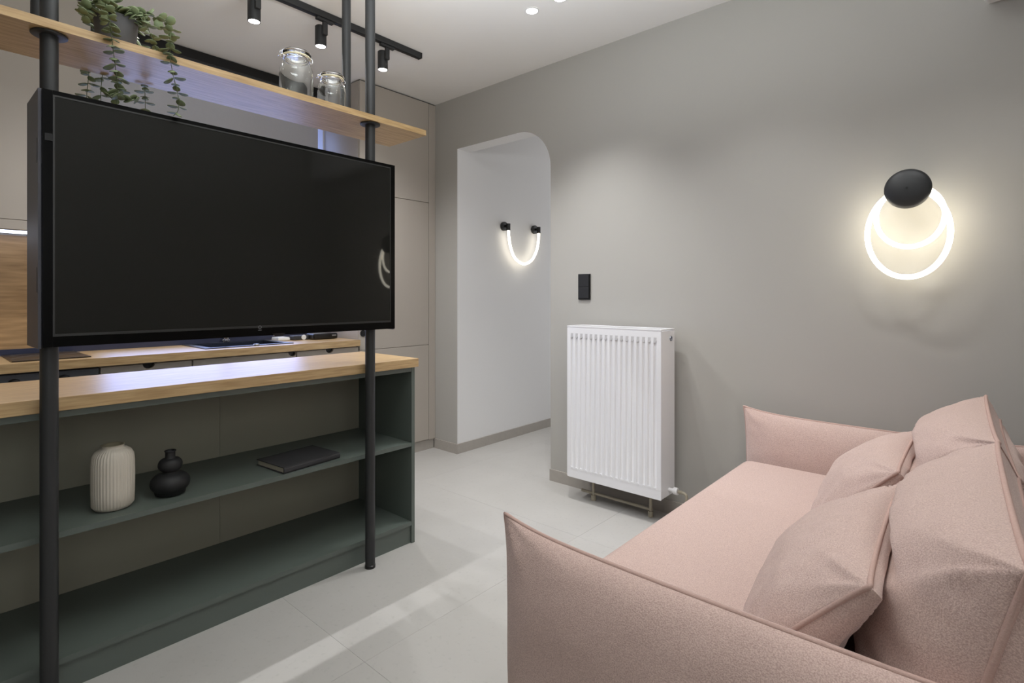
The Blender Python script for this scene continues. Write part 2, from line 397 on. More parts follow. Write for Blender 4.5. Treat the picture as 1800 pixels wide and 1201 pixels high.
t = thing('kitchen_tap', 'chrome kitchen tap standing behind the sink bowl', 'tap', (-3.618, 1.375, .880))
bm = NB(); lathe(bm, [(0, 0), (.024, 0), (.024, .012), (.016, .02), (.016, .05), (0, .05)], (-3.618, 1.375, .8803), 24); build('base', bm, 'chrome', t, smooth=True)
bm = NB(); tube(bm, smoothpath([(-3.618, 1.375, .92), (-3.618, 1.375, 1.1), (-3.60, 1.375, 1.19), (-3.54, 1.375, 1.22), (-3.48, 1.375, 1.19), (-3.47, 1.375, 1.13)]), .011, 12); build('spout', bm, 'chrome', t, smooth=True)
bm = NB(); tube(bm, [(-3.612, 1.39, .925), (-3.60, 1.44, .945)], .006, 8); build('lever', bm, 'chrome', t, smooth=True)
# upstand and splashback
o = build('upstand_strip', BX(KX + .0005, KX + .014, -.62, 2.068, .8755, .906), 'upstand'); o['label'] = 'narrow blue-grey upstand strip along the back of the worktop'; o['category'] = 'upstand'
o = build('splashback', BX(KX + .0005, KX + .012, -.62, .70, .9065, 1.474), 'woodsplash'); o['label'] = 'oak-grain splashback panel under the wall cabinets'; o['category'] = 'splashback'
# wall cabinets
for y0, y1, lab in ((-.62, .033, 'taupe wall cabinet at the left edge, above the splashback'), (.037, .637, 'taupe wall cabinet next to the window blind')):
    t = thing('wall_cabinet', lab, 'cabinet', (-3.5, (y0 + y1) / 2, 1.476), 'taupe wall cabinets')
    build('carcass', BX(KX + .002, -3.37, y0, y1, 1.495, 2.625), 'cab', t)
    build('door', BX(-3.3695, -3.35, y0 + .0015, y1 - .0015, 1.523, 2.622, bev=.001, seg=1), 'cab', t)
    build('light_rail', BX(-3.3695, -3.352, y0, y1, 1.478, 1.5215), 'cab', t)
    build('top_gap_shade', BX(-3.63, -3.372, y0, y1, 2.625, 2.6495), 'cabshadow', t)
t = thing('under_cabinet_light', 'cool white linear LED light under the wall cabinets', 'light', (-3.53, .0, 1.494))
build('profile', BX(-3.60, -3.47, -.6, .62, 1.484, 1.4945), 'alu', t)
build('diffuser', BX(-3.585, -3.56, -.59, .61, 1.479, 1.4838), 'ledstrip', t)
build('second_diffuser', BX(-3.51, -3.485, -.59, .61, 1.479, 1.4838), 'ledstrip', t)
# roller blind
t = thing('roller_blind', 'grey roller blind with black cassette covering the kitchen window', 'blind', (-3.6, 1.33, 1.6))
build('cassette', BX(-3.645, -3.565, .641, 1.985, 2.585, 2.648, bev=.006), 'black', t)
build('fabric', BX(-3.606, -3.604, .642, 1.992, 1.60, 2.586), 'blind', t)
build('bottom_bar', BX(-3.612, -3.598, .642, 1.992, 1.58, 1.602, bev=.003), 'black', t)
# small things on the worktop
t = thing('white_tray', 'small flat white box on the worktop behind the sink', 'box', (-3.56, 1.70, .875))
build('body', BX(-3.60, -3.50, 1.655, 1.735, .8755, .892, bev=.004), 'whiteplastic', t); build('lid', BX(-3.598, -3.502, 1.657, 1.733, .8922, .897, bev=.002), 'whiteplastic', t)
t = thing('dark_case', 'small dark grey case with a round white disc on its side', 'case', (-3.50, 1.79, .875))
build('body', BX(-3.54, -3.47, 1.745, 1.855, .8755, .905, bev=.006), 'dimgrey', t)
bm = NB(); lathe(bm, [(0, 0), (.017, 0), (.016, .004), (0, .005)], (-3.4698, 1.815, .893), 24, 'X'); build('disc', bm, 'whiteplastic', t, smooth=True, label='round white disc')
t = thing('black_box', 'low black rounded electronic box at the right end of the worktop', 'box', (-3.44, 1.93, .875))
build('body', BX(-3.51, -3.40, 1.85, 2.03, .8765, .916, bev=.01, seg=3), 'black', t)
build('grey_mark', BX(-3.4002, -3.399, 1.985, 2.015, .896, .905), 'logo', t)
build('foot', BX(-3.50, -3.41, 1.87, 2.01, .8752, .8768), 'dimgrey', t)

# ------------------------------------------------------------------ partition bookcase
PF, PB, PE, PS = -2.046, -2.50, 1.627, -0.95
t = thing('open_bookcase', 'low dark green open bookcase dividing kitchen from living room', 'bookcase', (PF - .2, .4, 0))
build('side_panel', BX(PB, PF, PE - .019, PE, 0, .8345, bev=.0008, seg=1), 'green', t)
build('side_panel', BX(PB, PF, PS, PS + .019, 0, .8345, bev=.0008, seg=1), 'green', t)
build('top_rail', BX(PB, PF - .001, PS + .0192, PE - .0192, .8135, .8342), 'green', t)
build('back_panel', BX(PB, PB + .012, PS + .0192, .9195, .104, .8132), 'greenback', t)
build('back_panel', BX(PB, PB + .012, .9205, PE - .0192, .104, .8132), 'greenback', t)
build('shelf', BX(PB + .0122, PF - .002, PS + .0192, PE - .0192, .459, .477), 'green', t)
build('bottom_shelf', BX(PB, PF - .001, PS + .0192, PE - .0192, .0855, .1035), 'green', t)
build('plinth', BX(PF - .03, PF - .010, PS + .0192, PE - .0192, 0, .0852), 'green', t)
o = build('bookcase_top', BX(PB - .012, PF + .014, PS - .02, PE + .012, .835, .875, bev=.001, seg=1), 'wood'); o['label'] = 'thick oak counter top lying on the green bookcase'; o['category'] = 'counter top'

# poles
PX, BPX, PR = -2.0, -2.19, .021
SZ0, SZ1 = 1.9145, 1.939
for y, side_ in ((.285, 'left'), (1.348, 'right')):
    t = thing('support_pole', 'black floor-to-ceiling pole at the %s end of the television' % side_, 'pole', (PX, y, 0), 'black poles in front of the bookcase')
    bm = NB(); cyl(bm, (PX, y, .006), (PX, y, H - .001), PR, 28); build('tube', bm, 'blackmetal', t, smooth=True)
    bm = NB(); lathe(bm, [(PR * .9, 0), (PR + .0015, 0), (PR + .0015, .012), (PR, .013)], (PX, y, .0005), 28); build('foot_cap', bm, 'black', t, smooth=True)
    bm = NB(); lathe(bm, [(PR + .0006, 0), (.040, 0), (.042, -.0015), (.042, -.005), (.040, -.0065), (PR + .0006, -.0065)], (PX, y, SZ0 - .0004), 32); build('collar', bm, 'blackmetal', t, smooth=True)
for y, side_ in ((.287, 'left'), (1.35, 'right')):
    t = thing('upper_pole', 'short black pole from the oak shelf up to the ceiling, %s one of two' % side_, 'pole', (BPX, y, SZ1), 'short black poles above the shelf')
    bm = NB(); cyl(bm, (BPX, y, SZ1 + .0008), (BPX, y, H - .001), PR * .93, 28); build('tube', bm, 'blackmetal', t, smooth=True)
    bm = NB(); lathe(bm, [(PR * .93 + .0006, 0), (PR + .004, 0), (PR + .004, .006), (PR * .93 + .0006, .007)], (BPX, y, SZ1 + .0006), 28); build('collar', bm, 'blackmetal', t, smooth=True)
# shelf with holes for the two front poles
def shelf_bm():
    bm = NB(); x0, x1 = -2.235, -1.952; hs = [.285, 1.348]; hr = PR + .0008
    ys = [-.95] + [v for h in hs for v in (h - .06, h + .06)] + [1.618]
    for i in range(0, len(ys), 2): box(bm, x0, x1, ys[i], ys[i + 1], SZ0, SZ1)
    for h in hs:
        n = 32
        def sq(a):
            c, s = math.cos(a), math.sin(a); k = []
            if c > 1e-9: k.append((x1 - PX) / c)
            if c < -1e-9: k.append((x0 - PX) / c)
            if abs(s) > 1e-9: k.append(.06 / abs(s))
            k = min(k); return (PX + k * c, h + k * s)
        angs = sorted([2 * PI * i / n for i in range(n)] + [math.atan2(sy * .06, dx) % (2 * PI) for dx in (x1 - PX, x0 - PX) for sy in (-1, 1)])
        V = []
        for a in angs:
            ox, oy = sq(a); ix, iy = PX + hr * math.cos(a), h + hr * math.sin(a)
            V.append([bm.verts.new((ox, oy, SZ1)), bm.verts.new((ox, oy, SZ0)), bm.verts.new((ix, iy, SZ0)), bm.verts.new((ix, iy, SZ1))])
        for i in range(len(V)):
            A, B = V[i], V[(i + 1) % len(V)]
            for k in range(4): bm.faces.new((A[k], A[(k + 1) % 4], B[(k + 1) % 4], B[k]))
    bmesh.ops.remove_doubles(bm, verts=bm.verts, dist=1e-5)
    bmesh.ops.recalc_face_normals(bm, faces=bm.faces)
    return bm
o = build('hanging_shelf', shelf_bm(), 'woodshelf'); o['label'] = 'long oak shelf carried by the black poles above the television'; o['category'] = 'shelf'

# ------------------------------------------------------------------ television
TX = -1.95; TY0, TY1, TZ0, TZ1 = .262, 1.4405, 1.0285, 1.743
t = thing('television', 'large flat black television mounted between the black poles', 'television', (TX - .05, (TY0 + TY1) / 2, TZ0))
build('casing', BX(TX - .026, TX - .004, .312, TY1 - .006, TZ0 + .006, TZ1 - .004), 'black', t)
bm = NB()
box(bm, TX - .012, TX - .001, TY0 + .002, .2855, TZ0, TZ1); box(bm, TX - .012, TX, 1.419, TY1, TZ0, TZ1)
box(bm, TX - .012, TX, .2855, 1.419, TZ0, 1.0575); box(bm, TX - .012, TX, .2855, 1.419, 1.731, TZ1)
build('bezel', bm, 'bezel', t)
bm = NB(); e = .0045
box(bm, TX - .003, TX + .0006, .2856, .2856 + e, 1.0576, 1.7309); box(bm, TX - .003, TX + .0006, 1.4189 - e, 1.4189, 1.0576, 1.7309)
box(bm, TX - .003, TX + .0006, .2856 + e, 1.4189 - e, 1.0576, 1.0576 + e * 1.6); box(bm, TX - .003, TX + .0006, .2856 + e, 1.4189 - e, 1.7309 - e, 1.7309)
build('screen_edge', bm, 'screenedge', t)
build('screen', BX(TX - .0036, TX - .0006, .2857 + e, 1.4188 - e, 1.0577 + e * 1.6, 1.7308 - e), 'screen', t)
build('side_panel', BX(-2.153, TX - .0125, TY0 - .006, TY0 + .001, TZ0 - .004, TZ1 + .002), 'sidepanel', t)
build('side_panel', BX(-2.153, TX - .0125, TY1 - .001, TY1 + .006, TZ0 - .004, TZ1 + .002), 'sidepanel', t)
bm = NB(); box(bm, TX + .0, TX + .002, .2685, .2854, 1.601, 1.621); build('corner_bracket', bm, 'black', t)
bm = NB(); prism(bm, [(.90, 1.034), (.948, 1.034), (.938, 1.0245), (.91, 1.0245)], TX - .008, TX + .001, 'YZ'); build('sensor', bm, 'black', t)
bm = NB(); lathe(bm, [(.0045, 0), (.0045, .0006), (.006, .0006), (.006, 0)], (TX + .0002, .855, 1.0595), 16, 'X'); box(bm, TX, TX + .0007, .849, .861, 1.0478, 1.0502); build('maker_mark', bm, 'logo', t)
bm = NB()
for z in (1.2, 1.56):
    box(bm, TX - .0285, TX - .0265, .27, 1.42, z, z + .03)
for y in (.285, 1.348):
    for z in (1.2, 1.56): box(bm, TX - .0285, TX - .0268, y - .03, y + .03, z - .02, z + .05)
build('rear_housing', BX(TX - .082, TX - .0265 - .003, .31, 1.322, 1.031, 1.19, bev=.004), 'black', t)
build('mounting_rail', bm, 'blackmetal', t)

# ------------------------------------------------------------------ things on the bookcase shelf
Z = .4772
t = thing('ribbed_vase', 'cream ceramic vase with vertical ribs on the green shelf', 'vase', (-2.155, .468, Z))
r = .056
prof = [(0, 0), (.042, 0), (.050, .003), (r, .014), (r + .001, .05), (r + .0015, .10), (r + .001, .15), (r - .001, .172), (r - .008, .186), (r - .020, .195), (r - .026, .198), (r - .026, .203), (r - .023, .2065)]
bm = NB(); lathe(bm, prof, (-2.155, .468, Z), 160, rib=lambda a, i: 1 + (.04 if 3 <= i <= 9 else 0) * abs(math.cos(a * 20)) )
build('body', bm, 'cream', t, smooth='all')
bm = NB(); lathe(bm, [(r - .023, .2065), (r - .026, .2075), (r - .031, .2055), (r - .031, .19), (r - .012, .175), (r - .01, .02), (0, .015)], (-2.155, .468, Z), 64); build('inside', bm, 'creamdark', t, smooth='all')
t = thing('gourd_vase', 'matt black double-bulb vase right of the ribbed vase', 'vase', (-2.15, .632, Z))
prof = [(0, 0), (.036, 0), (.046, .005)] + [(.061 * math.cos(a) ** .8, .042 + .038 * math.sin(a)) for a in [(-.75 + 1.85 * k / 14) for k in range(15)]] + [(.022, .0795)] + [(.0375 * max(.01, math.cos(a)) ** .75, .104 + .026 * math.sin(a)) for a in [(-1.05 + 2.0 * k / 12) for k in range(13)]] + [(.0175, .127), (.0155, .131), (.0155, .148), (.0175, .1515), (.016, .153), (.012, .152), (.012, .12), (0, .12)]
bm = NB(); lathe(bm, prof, (-2.15, .632, Z), 48); build('body', bm, 'matblack', t, smooth='all')
bm = NB(); lathe(bm, [(.0172, .1495), (.0185, .1515), (.0172, .1535), (.0145, .1535)], (-2.15, .632, Z), 32); build('rim', bm, 'matblack', t, smooth='all')
t = thing('book', 'dark grey clothbound book lying flat on the green shelf', 'book', (-2.165, 1.112, Z))
t.rotation_euler = (0, 0, math.radians(6)); t.location = (0, 0, 0)
bx, by, th = .098, .13, .025
b1 = BX(-bx, bx, -by, by, .0002, .0032, bev=.0008, seg=1); box(b1, -bx, bx, -by, by, th - .003, th, bev=.0008, seg=1)
build('cover', b1, 'bookcover', t)
bm = NB(); prism(bm, [(bx - .003, .0006), (bx + .002, .006), (bx + .003, th / 2), (bx + .002, th - .006), (bx - .003, th - .0006)], -by, by, 'XZ'); build('spine', bm, 'bookcover', t, smooth=30)
build('pages', BX(-bx + .005, bx - .0032, -by + .005, by - .005, .0033, th - .0031), 'paper', t)
t.location = (-2.165, 1.112, Z)

# ------------------------------------------------------------------ jars on the shelf
def jar(c, r, h, label):
    x, y, z = c; t = thing('glass_jar', label, 'jar', c, 'clip-top glass jars')
    w = .0035; hb = h * .87
    pr = [(0, .0), (r * .86, 0), (r * .97, .006), (r, .018), (r, hb * .62), (r * .97, hb * .74), (r * .86, hb * .86), (r * .76, hb * .92), (r * .76, hb * .985), (r * .78, hb)]
    pin = [(r * .70, hb), (r * .70, hb * .93), (r * .80, hb * .85), (r * .93, hb * .72), (r - w, hb * .60), (r - w, .022), (r * .93, .012), (0, .009)]
    bm = NB(); lathe(bm, pr + pin, c, 48); build('body', bm, 'glass', t, smooth=60)
    bm = NB(); lathe(bm, [(r * .70, hb + .0003), (r * .83, hb + .0003), (r * .845, hb + .003), (r * .83, hb + .006), (r * .70, hb + .006), (r * .70, hb + .0003)], c, 48); build('rubber_seal', bm, 'rubber', t, smooth='all')
    z2 = hb + .0063
    bm = NB(); lathe(bm, [(0, z2 - .008), (r * .58, z2 - .008), (r * .64, z2), (r * .82, z2), (r * .845, z2 + .004), (r * .83, h - .007), (r * .78, h - .004), (r * .72, h), (r * .66, h), (r * .62, h - .005), (0, h - .006)], c, 48)
    build('lid', bm, 'pane', t, smooth=60)
    bm = NB(); rw = .0018
    for q, rr in ((hb * .955, r * .775), (h - .010, r * .855)):
        tube(bm, [(x + rr * math.cos(2 * PI * k / 40), y + rr * math.sin(2 * PI * k / 40), z + q) for k in range(40)], rw, 6, closed=True)
    for a in (PI * .5, PI * 1.5):
        dx, dy = math.cos(a), math.sin(a); s = (-dy, dx)
        for k in (-1, 1):
            tube(bm, smoothpath([(x + dx * r * .78 + s[0] * k * .012, y + dy * r * .78 + s[1] * k * .012, z + hb * .955), (x + dx * r * .96 + s[0] * k * .010, y + dy * r * .96 + s[1] * k * .010, z + hb * .98), (x + dx * r * .98 + s[0] * k * .009, y + dy * r * .98 + s[1] * k * .009, z + h - .016), (x + dx * r * .86 + s[0] * k * .009, y + dy * r * .86 + s[1] * k * .009, z + h - .010)], 4), rw, 6)
        if a > PI: tube(bm, smoothpath([(x + dx * r * .96 + s[0] * .012, y + dy * r * .96 + s[1] * .012, z + hb * .99), (x + dx * r * 1.1 + s[0] * .010, y + dy * r * 1.1 + s[1] * .010, z + hb * .95), (x + dx * r * 1.1 - s[0] * .010, y + dy * r * 1.1 - s[1] * .010, z + hb * .95), (x + dx * r * .96 - s[0] * .012, y + dy * r * .96 - s[1] * .012, z + hb * .99)], 4), rw, 6)
    build('wire_clasp', bm, 'chrome', t, smooth='all')
jar((-2.07, 1.052, SZ1 + .0003), .064, .206, 'taller clip-top glass jar on the oak shelf')
jar((-2.075, 1.21, SZ1 + .0003), .058, .165, 'shorter clip-top glass jar beside the short black pole')

# ------------------------------------------------------------------ trailing plant
t = thing('trailing_plant', 'trailing round-leaved plant in a dark grey pot on the oak shelf', 'plant', (-2.10, .464, SZ1))
pc = Vector((-2.10, .464, SZ1 + .0003))
bm = NB(); lathe(bm, [(0, 0), (.046, 0), (.049, .004), (.059, .108), (.060, .118), (.056, .120), (.054, .112), (.051, .098), (0, .098)], pc, 40); build('pot', bm, 'pot', t, smooth=50)
bm = NB(); lathe(bm, [(.0515, .0985), (.03, .104), (0, .106)], pc, 24); build('soil', bm, 'soil', t, smooth='all')
def leaf_mesh():
    bm = NB(); n = 10; c = bm.verts.new((.5, 0, .10)); ring = []
    for k in range(n):
        a = 2 * PI * k / n; ring.append(bm.verts.new((.5 - .5 * math.cos(a), .44 * math.sin(a), .03 * math.cos(2 * a))))
    c2 = bm.verts.new((.5, 0, .04)); ring2 = [bm.verts.new((v.co.x * .97 + .015, v.co.y * .96, v.co.z - .05)) for v in ring]
    for k in range(n):
        bm.faces.new((c, ring[k], ring[(k + 1) % n])); bm.faces.new((c2, ring2[(k + 1) % n], ring2[k])); bm.faces.new((ring[k], ring2[k], ring2[(k + 1) % n], ring[(k + 1) % n]))
    bmesh.ops.recalc_face_normals(bm, faces=bm.faces)
    me = bpy.data.meshes.new('leaf'); bm.to_mesh(me); bm.free(); me.materials.append(M['leaf'])
    me.polygons.foreach_set('use_smooth', [True] * len(me.polygons)); return me
LEAF = leaf_mesh(); nleaf = 0
def leaf(p, d, up, s):
    global nleaf
    d = d.normalized(); y = up.cross(d)
    if y.length < 1e-3: y = Vector((0, 1, 0)).cross(d)
    y.normalize(); z = d.cross(y)
    m = Matrix((d, y, z)).transposed().to_4x4(); m = Matrix.Translation(p - t.location) @ m @ Matrix.Diagonal((s, s, s, 1))
    o = bpy.data.objects.new('leaf', LEAF); COL.objects.link(o); o.parent = t; o.matrix_local = m; nleaf += 1
def vine(pts, step, s0, s1, r=.0011, spread=1.0):
    path = smoothpath(pts, 8); bm = NB(); tube(bm, path, r, 5); build('vine', bm, 'stem', t, smooth='all')
    acc = 0; tot = sum((b - a).length for a, b in zip(path, path[1:])); run = 0; ang = random.uniform(0, 6)
    for a, b in zip(path, path[1:]):
        L = (b - a).length; acc += L; run += L
        if acc >= step:
            acc = 0; d = (b - a).normalized(); u, v = frame_axes(d); ang += PI / 2 + random.uniform(-.35, .35); f = run / tot
            for k in (0, PI):
                w = u * math.cos(ang + k) + v * math.sin(ang + k); s = 1.18 * (s0 + (s1 - s0) * f) * random.uniform(.8, 1.2)
                leaf(a + w * r, w * spread + d * random.uniform(-.1, .6), Vector((0, 0, 1)) + w * random.uniform(-.6, .9), s)
T = pc + Vector((0, 0, .113)); fx = -1.938; bxk = -2.252
vine([T + Vector((.02, -.02, 0)), T + Vector((.08, -.045, .03)), (-1.985, .415, 2.03), (fx, .413, 1.97), (fx + .004, .42, 1.90), (fx + .002, .428, 1.83), (fx, .433, 1.765)], .012, .026, .024)
vine([T + Vector((.0, .02, 0)), T + Vector((.03, .06, .035)), (-2.03, .56, 2.075), (-1.98, .58, 2.04), (fx, .570, 1.985), (fx + .003, .568, 1.93), (fx, .578, 1.87), (fx + .004, .59, 1.81), (fx, .592, 1.765), (fx, .578, 1.742)], .018, .026, .023)
vine([T + Vector((.02, .03, 0)), T + Vector((.07, .05, .02)), (-2.02, .535, 2.02), (-2.0, .545, 1.97), (-1.985, .55, 1.948)], .015, .026, .022)
vine([T + Vector((-.02, -.03, 0)), T + Vector((-.09, -.05, .03)), (-2.235, .43, 2.04), (bxk, .425, 1.95), (bxk, .42, 1.88), (bxk - .003, .415, 1.80), (bxk, .42, 1.755)], .019, .026, .026)
vine([T + Vector((-.03, .0, 0)), T + Vector((-.10, -.01, .03)), (-2.24, .455, 2.03), (bxk, .46, 1.94), (bxk, .455, 1.86), (bxk, .458, 1.78), (bxk, .46, 1.76)], .021, .026, .024)
vine([T + Vector((-.03, .02, 0)), T + Vector((-.10, .02, .03)), (-2.24, .50, 2.04), (bxk, .505, 1.95), (bxk, .50, 1.86), (bxk, .498, 1.79), (bxk, .503, 1.76)], .021, .026, .026)
vine([T + Vector((-.03, .03, 0)), T + Vector((-.09, .06, .03)), (-2.235, .57, 2.03), (bxk, .582, 1.95), (bxk, .583, 1.88), (bxk, .585, 1.80), (bxk, .59, 1.765)], .016, .024, .026)
vine([T + Vector((.02, -.03, 0)), T + Vector((.05, -.075, .02)), (-2.05, .385, 2.05), (-2.03, .37, 2.01)], .013, .026, .022)
for k in range(70):     # crown over the pot
    a = random.uniform(0, 2 * PI); rr = .068 * math.sqrt(random.random()); h = random.uniform(0, .055) * (1.2 - rr / .07)
    p = T + Vector((rr * math.cos(a), rr * math.sin(a), h)); w = Vector((math.cos(a), math.sin(a), random.uniform(-.2, .5)))
    leaf(p, w, Vector((random.uniform(-.5, .9), random.uniform(-.8, .3), 1)), random.uniform(.028, .042))
for k in range(9):      # tips resting on the television's top edge
    p = Vector((-1.962 + random.uniform(-.012, .014), .412 + .011 * k * .8, 1.758 + random.uniform(0, .010)))
    leaf(p, Vector((random.uniform(.2, 1), random.uniform(-.6, .6), random.uniform(-.1, .5))), Vector((.7, -.4, 1)), random.uniform(.026, .034))
bm = NB()
for k in range(14):
    a = 2 * PI * k / 14; tube(bm, [T + Vector((.01 * math.cos(a), .01 * math.sin(a), -.012)), T + Vector((.04 * math.cos(a), .04 * math.sin(a), .03))], .001, 5)
build('stems', bm, 'stem', t, kind='stuff')

# ------------------------------------------------------------------ ceiling track and spots
t = thing('lighting_track', 'long black lighting track on the kitchen ceiling', 'track', (-2.595, .8, H))
build('rail', BX(-2.612, -2.578, -.4, 2.10, H - .034, H - .001, bev=.002, seg=1), 'blackmetal', t)
build('groove', BX(-2.602, -2.588, -.39, 2.085, H - .0352, H - .0342), 'black', t)
build('end_cap', BX(-2.6125, -2.5775, 2.1002, 2.106, H - .0345, H - .001), 'black', t)
names = ['off-frame', 'off-frame', 'nearest the pot plant', 'in the middle of the three in view', 'nearest the track end']
for i, y in enumerate(TRACK_Y):
    lab = {0: 'black track spotlight farthest left on the ceiling track', 1: 'black track spotlight, second from left end of the track', 2: 'lit black track spotlight at the top edge, left of the jars', 3: 'lit black track spotlight above the taller glass jar', 4: 'lit black track spotlight nearest the end of the track'}[i]
    t = thing('track_spotlight', lab, 'spotlight', (-2.64, y, 2.49), 'track spotlights')
    build('adapter', BX(-2.607, -2.583, y - .05, y + .045, H - .049, H - .0355, bev=.002, seg=1), 'blackmetal', t)
    bm = NB(); box(bm, -2.604, -2.590, y - .012, y + .012, 2.535, H - .0495); box(bm, -2.612, -2.598, y - .01, y + .01, 2.54, 2.575); build('arm', bm, 'blackmetal', t)
    bm = NB(); lathe(bm, [(0, .105), (.026, .105), (.029, .102), (.029, 0), (.026, -.001), (.025, .006)], (-2.64, y, 2.488), 32); build('body', bm, 'blackmetal', t, smooth=40)
    bm = NB(); lathe(bm, [(0, 0), (.0248, 0), (.0248, .004), (0, .004)], (-2.64, y, 2.4885), 32); build('lens', bm, 'lens', t)
# ceiling downlights
for i, (x, y) in enumerate(DOWN):
    lab = 'round recessed ceiling downlight nearer the arch' if i == 0 else 'round recessed ceiling downlight cut by the top edge of the photo' if i == 1 else 'recessed ceiling downlight out of view, ' + ['farthest pair over the sofa, left', 'farthest pair over the sofa, right', 'pair over the near sofa arm, left', 'pair over the near sofa arm, right', 'pair behind the camera, left', 'pair behind the camera, right', 'middle pair along the taupe wall, left', 'middle pair along the taupe wall, right'][i - 2]
    t = thing('ceiling_downlight', lab, 'downlight', (x, y, H), 'recessed ceiling downlights')
    bm = NB(); lathe(bm, [(.036, -.0005), (.037, -.003), (.034, -.004), (.030, -.004), (.029, -.0005)], (x, y, H), 40); build('trim_ring', bm, 'whiteplastic', t, smooth=50)
    bm = NB(); lathe(bm, [(0, -.003), (.0288, -.003), (.0288, -.001), (0, -.001)], (x, y, H), 40); build('lens', bm, 'lens', t)

# ------------------------------------------------------------------ wall lamps
t = thing('loop_wall_lamp', 'looped glowing tube lamp with black disc on the taupe wall above the sofa', 'wall lamp', (-.24, WY, 1.6))
bm = NB(); lathe(bm, [(0, 0), (.035, 0), (.035, -.102), (0, -.102)], (-.236, WY - .0008, 1.595), 32, 'Y'); build('wall_mount', bm, 'blackmetal', t, smooth=40)
bm = NB(); lathe(bm, [(0, .0), (.055, 0), (.074, -.003), (.078, -.009), (.076, -.016), (.066, -.024), (.045, -.031), (.02, -.0345), (0, -.035)], (-.236, WY - .104, 1.595), 48, 'Y'); build('disc', bm, 'blackmetal', t, smooth='all', label='domed black disc')
bm = NB(); lathe(bm, [(0, 0), (.004, 0), (.004, -.002), (0, -.002)], (-.236, WY - .1388, 1.595), 16, 'Y'); build('screw', bm, 'black', t, smooth=40)
bm = NB(); tube(bm, [(-.238 + .134 * math.cos(2 * PI * k / 64), WY - .098 - .003 * math.sin(2 * PI * k / 64), 1.421 + .175 * math.sin(2 * PI * k / 64)) for k in range(64)], .0098, 14, closed=True); build('outer_tube', bm, 'led', t, smooth='all', label='larger glowing white loop')
bm = NB(); tube(bm, [(-.233 + .111 * math.cos(2 * PI * k / 64), WY - .080, 1.489 + .121 * math.sin(2 * PI * k / 64)) for k in range(64)], .0092, 14, closed=True); build('inner_tube', bm, 'led', t, smooth='all', label='smaller glowing white loop')
t = thing('curved_wall_lamp', 'U-shaped glowing tube lamp on the white corridor wall', 'wall lamp', (AL, 3.45, 1.75))
lx = AL + .058
bm = NB(); tube(bm, smoothpath([(lx, 3.256, 1.705), (lx, 3.262, 1.65), (lx, 3.285, 1.56), (lx, 3.34, 1.48), (lx, 3.445, 1.44), (lx, 3.55, 1.475), (lx, 3.615, 1.555), (lx, 3.642, 1.64), (lx, 3.648, 1.715)], 8), .0105, 14); build('tube', bm, 'led2', t, smooth='all')
for y, z in ((3.256, 1.738), (3.648, 1.748)):
    bm = NB(); lathe(bm, [(0, .0008), (.036, .0008), (.036, .022), (.033, .025), (0, .025)], (AL, y, z), 32, 'X'); build('wall_disc', bm, 'blackmetal', t, smooth=40)
    bm = NB(); cyl(bm, (lx, y, z - .036), (lx, y, z + .018), .0165, 24); cyl(bm, (AL + .0255, y, z), (lx, y, z), .011, 20); build('socket', bm, 'black', t, smooth=40)

# ------------------------------------------------------------------ switch
t = thing('light_switch', 'tall black double light switch on the taupe wall above the radiator', 'switch', (-1.83, WY, 1.228))
build('plate', BX(-1.873, -1.787, WY - .009, WY - .0006, 1.150, 1.305, bev=.002), 'black', t)
for z0, z1 in ((1.157, 1.2265), (1.2285, 1.298)): build('rocker', BX(-1.866, -1.794, WY - .013, WY - .0093, z0, z1, bev=.0015), 'dimgrey' if 0 else 'matblack', t)

# ------------------------------------------------------------------ radiator
RX0, RX1, RY0, RY1, RZ0, RZ1 = -1.817, -1.241, 2.552, 2.708, .134, .995
t = thing('radiator', 'white ribbed panel radiator on the taupe wall beside the arch', 'radiator', ((RX0 + RX1) / 2, RY1, RZ0))
def rib_panel(y, sgn):
    bm = NB(); n = 17; pitch = (RX1 - RX0 - .03) / n; xs = [RX0 + .0]; dep = [0]
    x = RX0 + .015
    for k in range(n):
        for f, d in ((.0, 0), (.22, 0), (.34, 1), (.66, 1), (.78, 0)): xs.append(x + f * pitch); dep.append(d)
        x += pitch
    xs += [RX1]; dep += [0]
    zs = [RZ0, RZ0 + .022, RZ0 + .05, RZ0 + .066, RZ1 - .066, RZ1 - .05, RZ1 - .022, RZ1]; zd = [0, 0, 0, 1, 1, 0, 0, 0]
    V = [[bm.verts.new((x_, y + sgn * .0042 * d * e_, z_)) for x_, d in zip(xs, dep)] for z_, e_ in zip(zs, zd)]
    for i in range(len(zs) - 1):
        for j in range(len(xs) - 1): bm.faces.new((V[i][j], V[i][j + 1], V[i + 1][j + 1], V[i + 1][j]))
    r_ = bmesh.ops.extrude_face_region(bm, geom=list(bm.faces)); bmesh.ops.translate(bm, verts=[v for v in r_['geom'] if isinstance(v, bmesh.types.BMVert)], vec=(0, sgn * .012, 0))
    bmesh.ops.recalc_face_normals(bm, faces=bm.faces); return bm
build('front_panel', rib_panel(RY0, 1), 'white_enamel', t, smooth=25)
build('rear_panel', rib_panel(RY1, -1), 'white_enamel', t, smooth=25)
bm = NB(); pitch = (RX1 - RX0 - .03) / 17
for k in range(17):
    cx = RX0 + .015 + (k + .5) * pitch
    prism(bm, [(cx - .009, RZ1 - .062), (cx + .005, RZ1 - .062), (cx + .009, RZ1 - .036), (cx - .007, RZ1 - .036)], RY0 - .0004, RY0 + .002, 'XZ')
build('upper_slots', bm, 'slot', t)
bm = NB()
for k in range(17):
    cx = RX0 + .015 + (k + .5) * pitch; prism(bm, [(cx - .009, RZ0 + .052), (cx + .009, RZ0 + .050), (cx + .007, RZ0 + .060), (cx - .007, RZ0 + .062)], RY0 - .002, RY0 + .001, 'XZ')
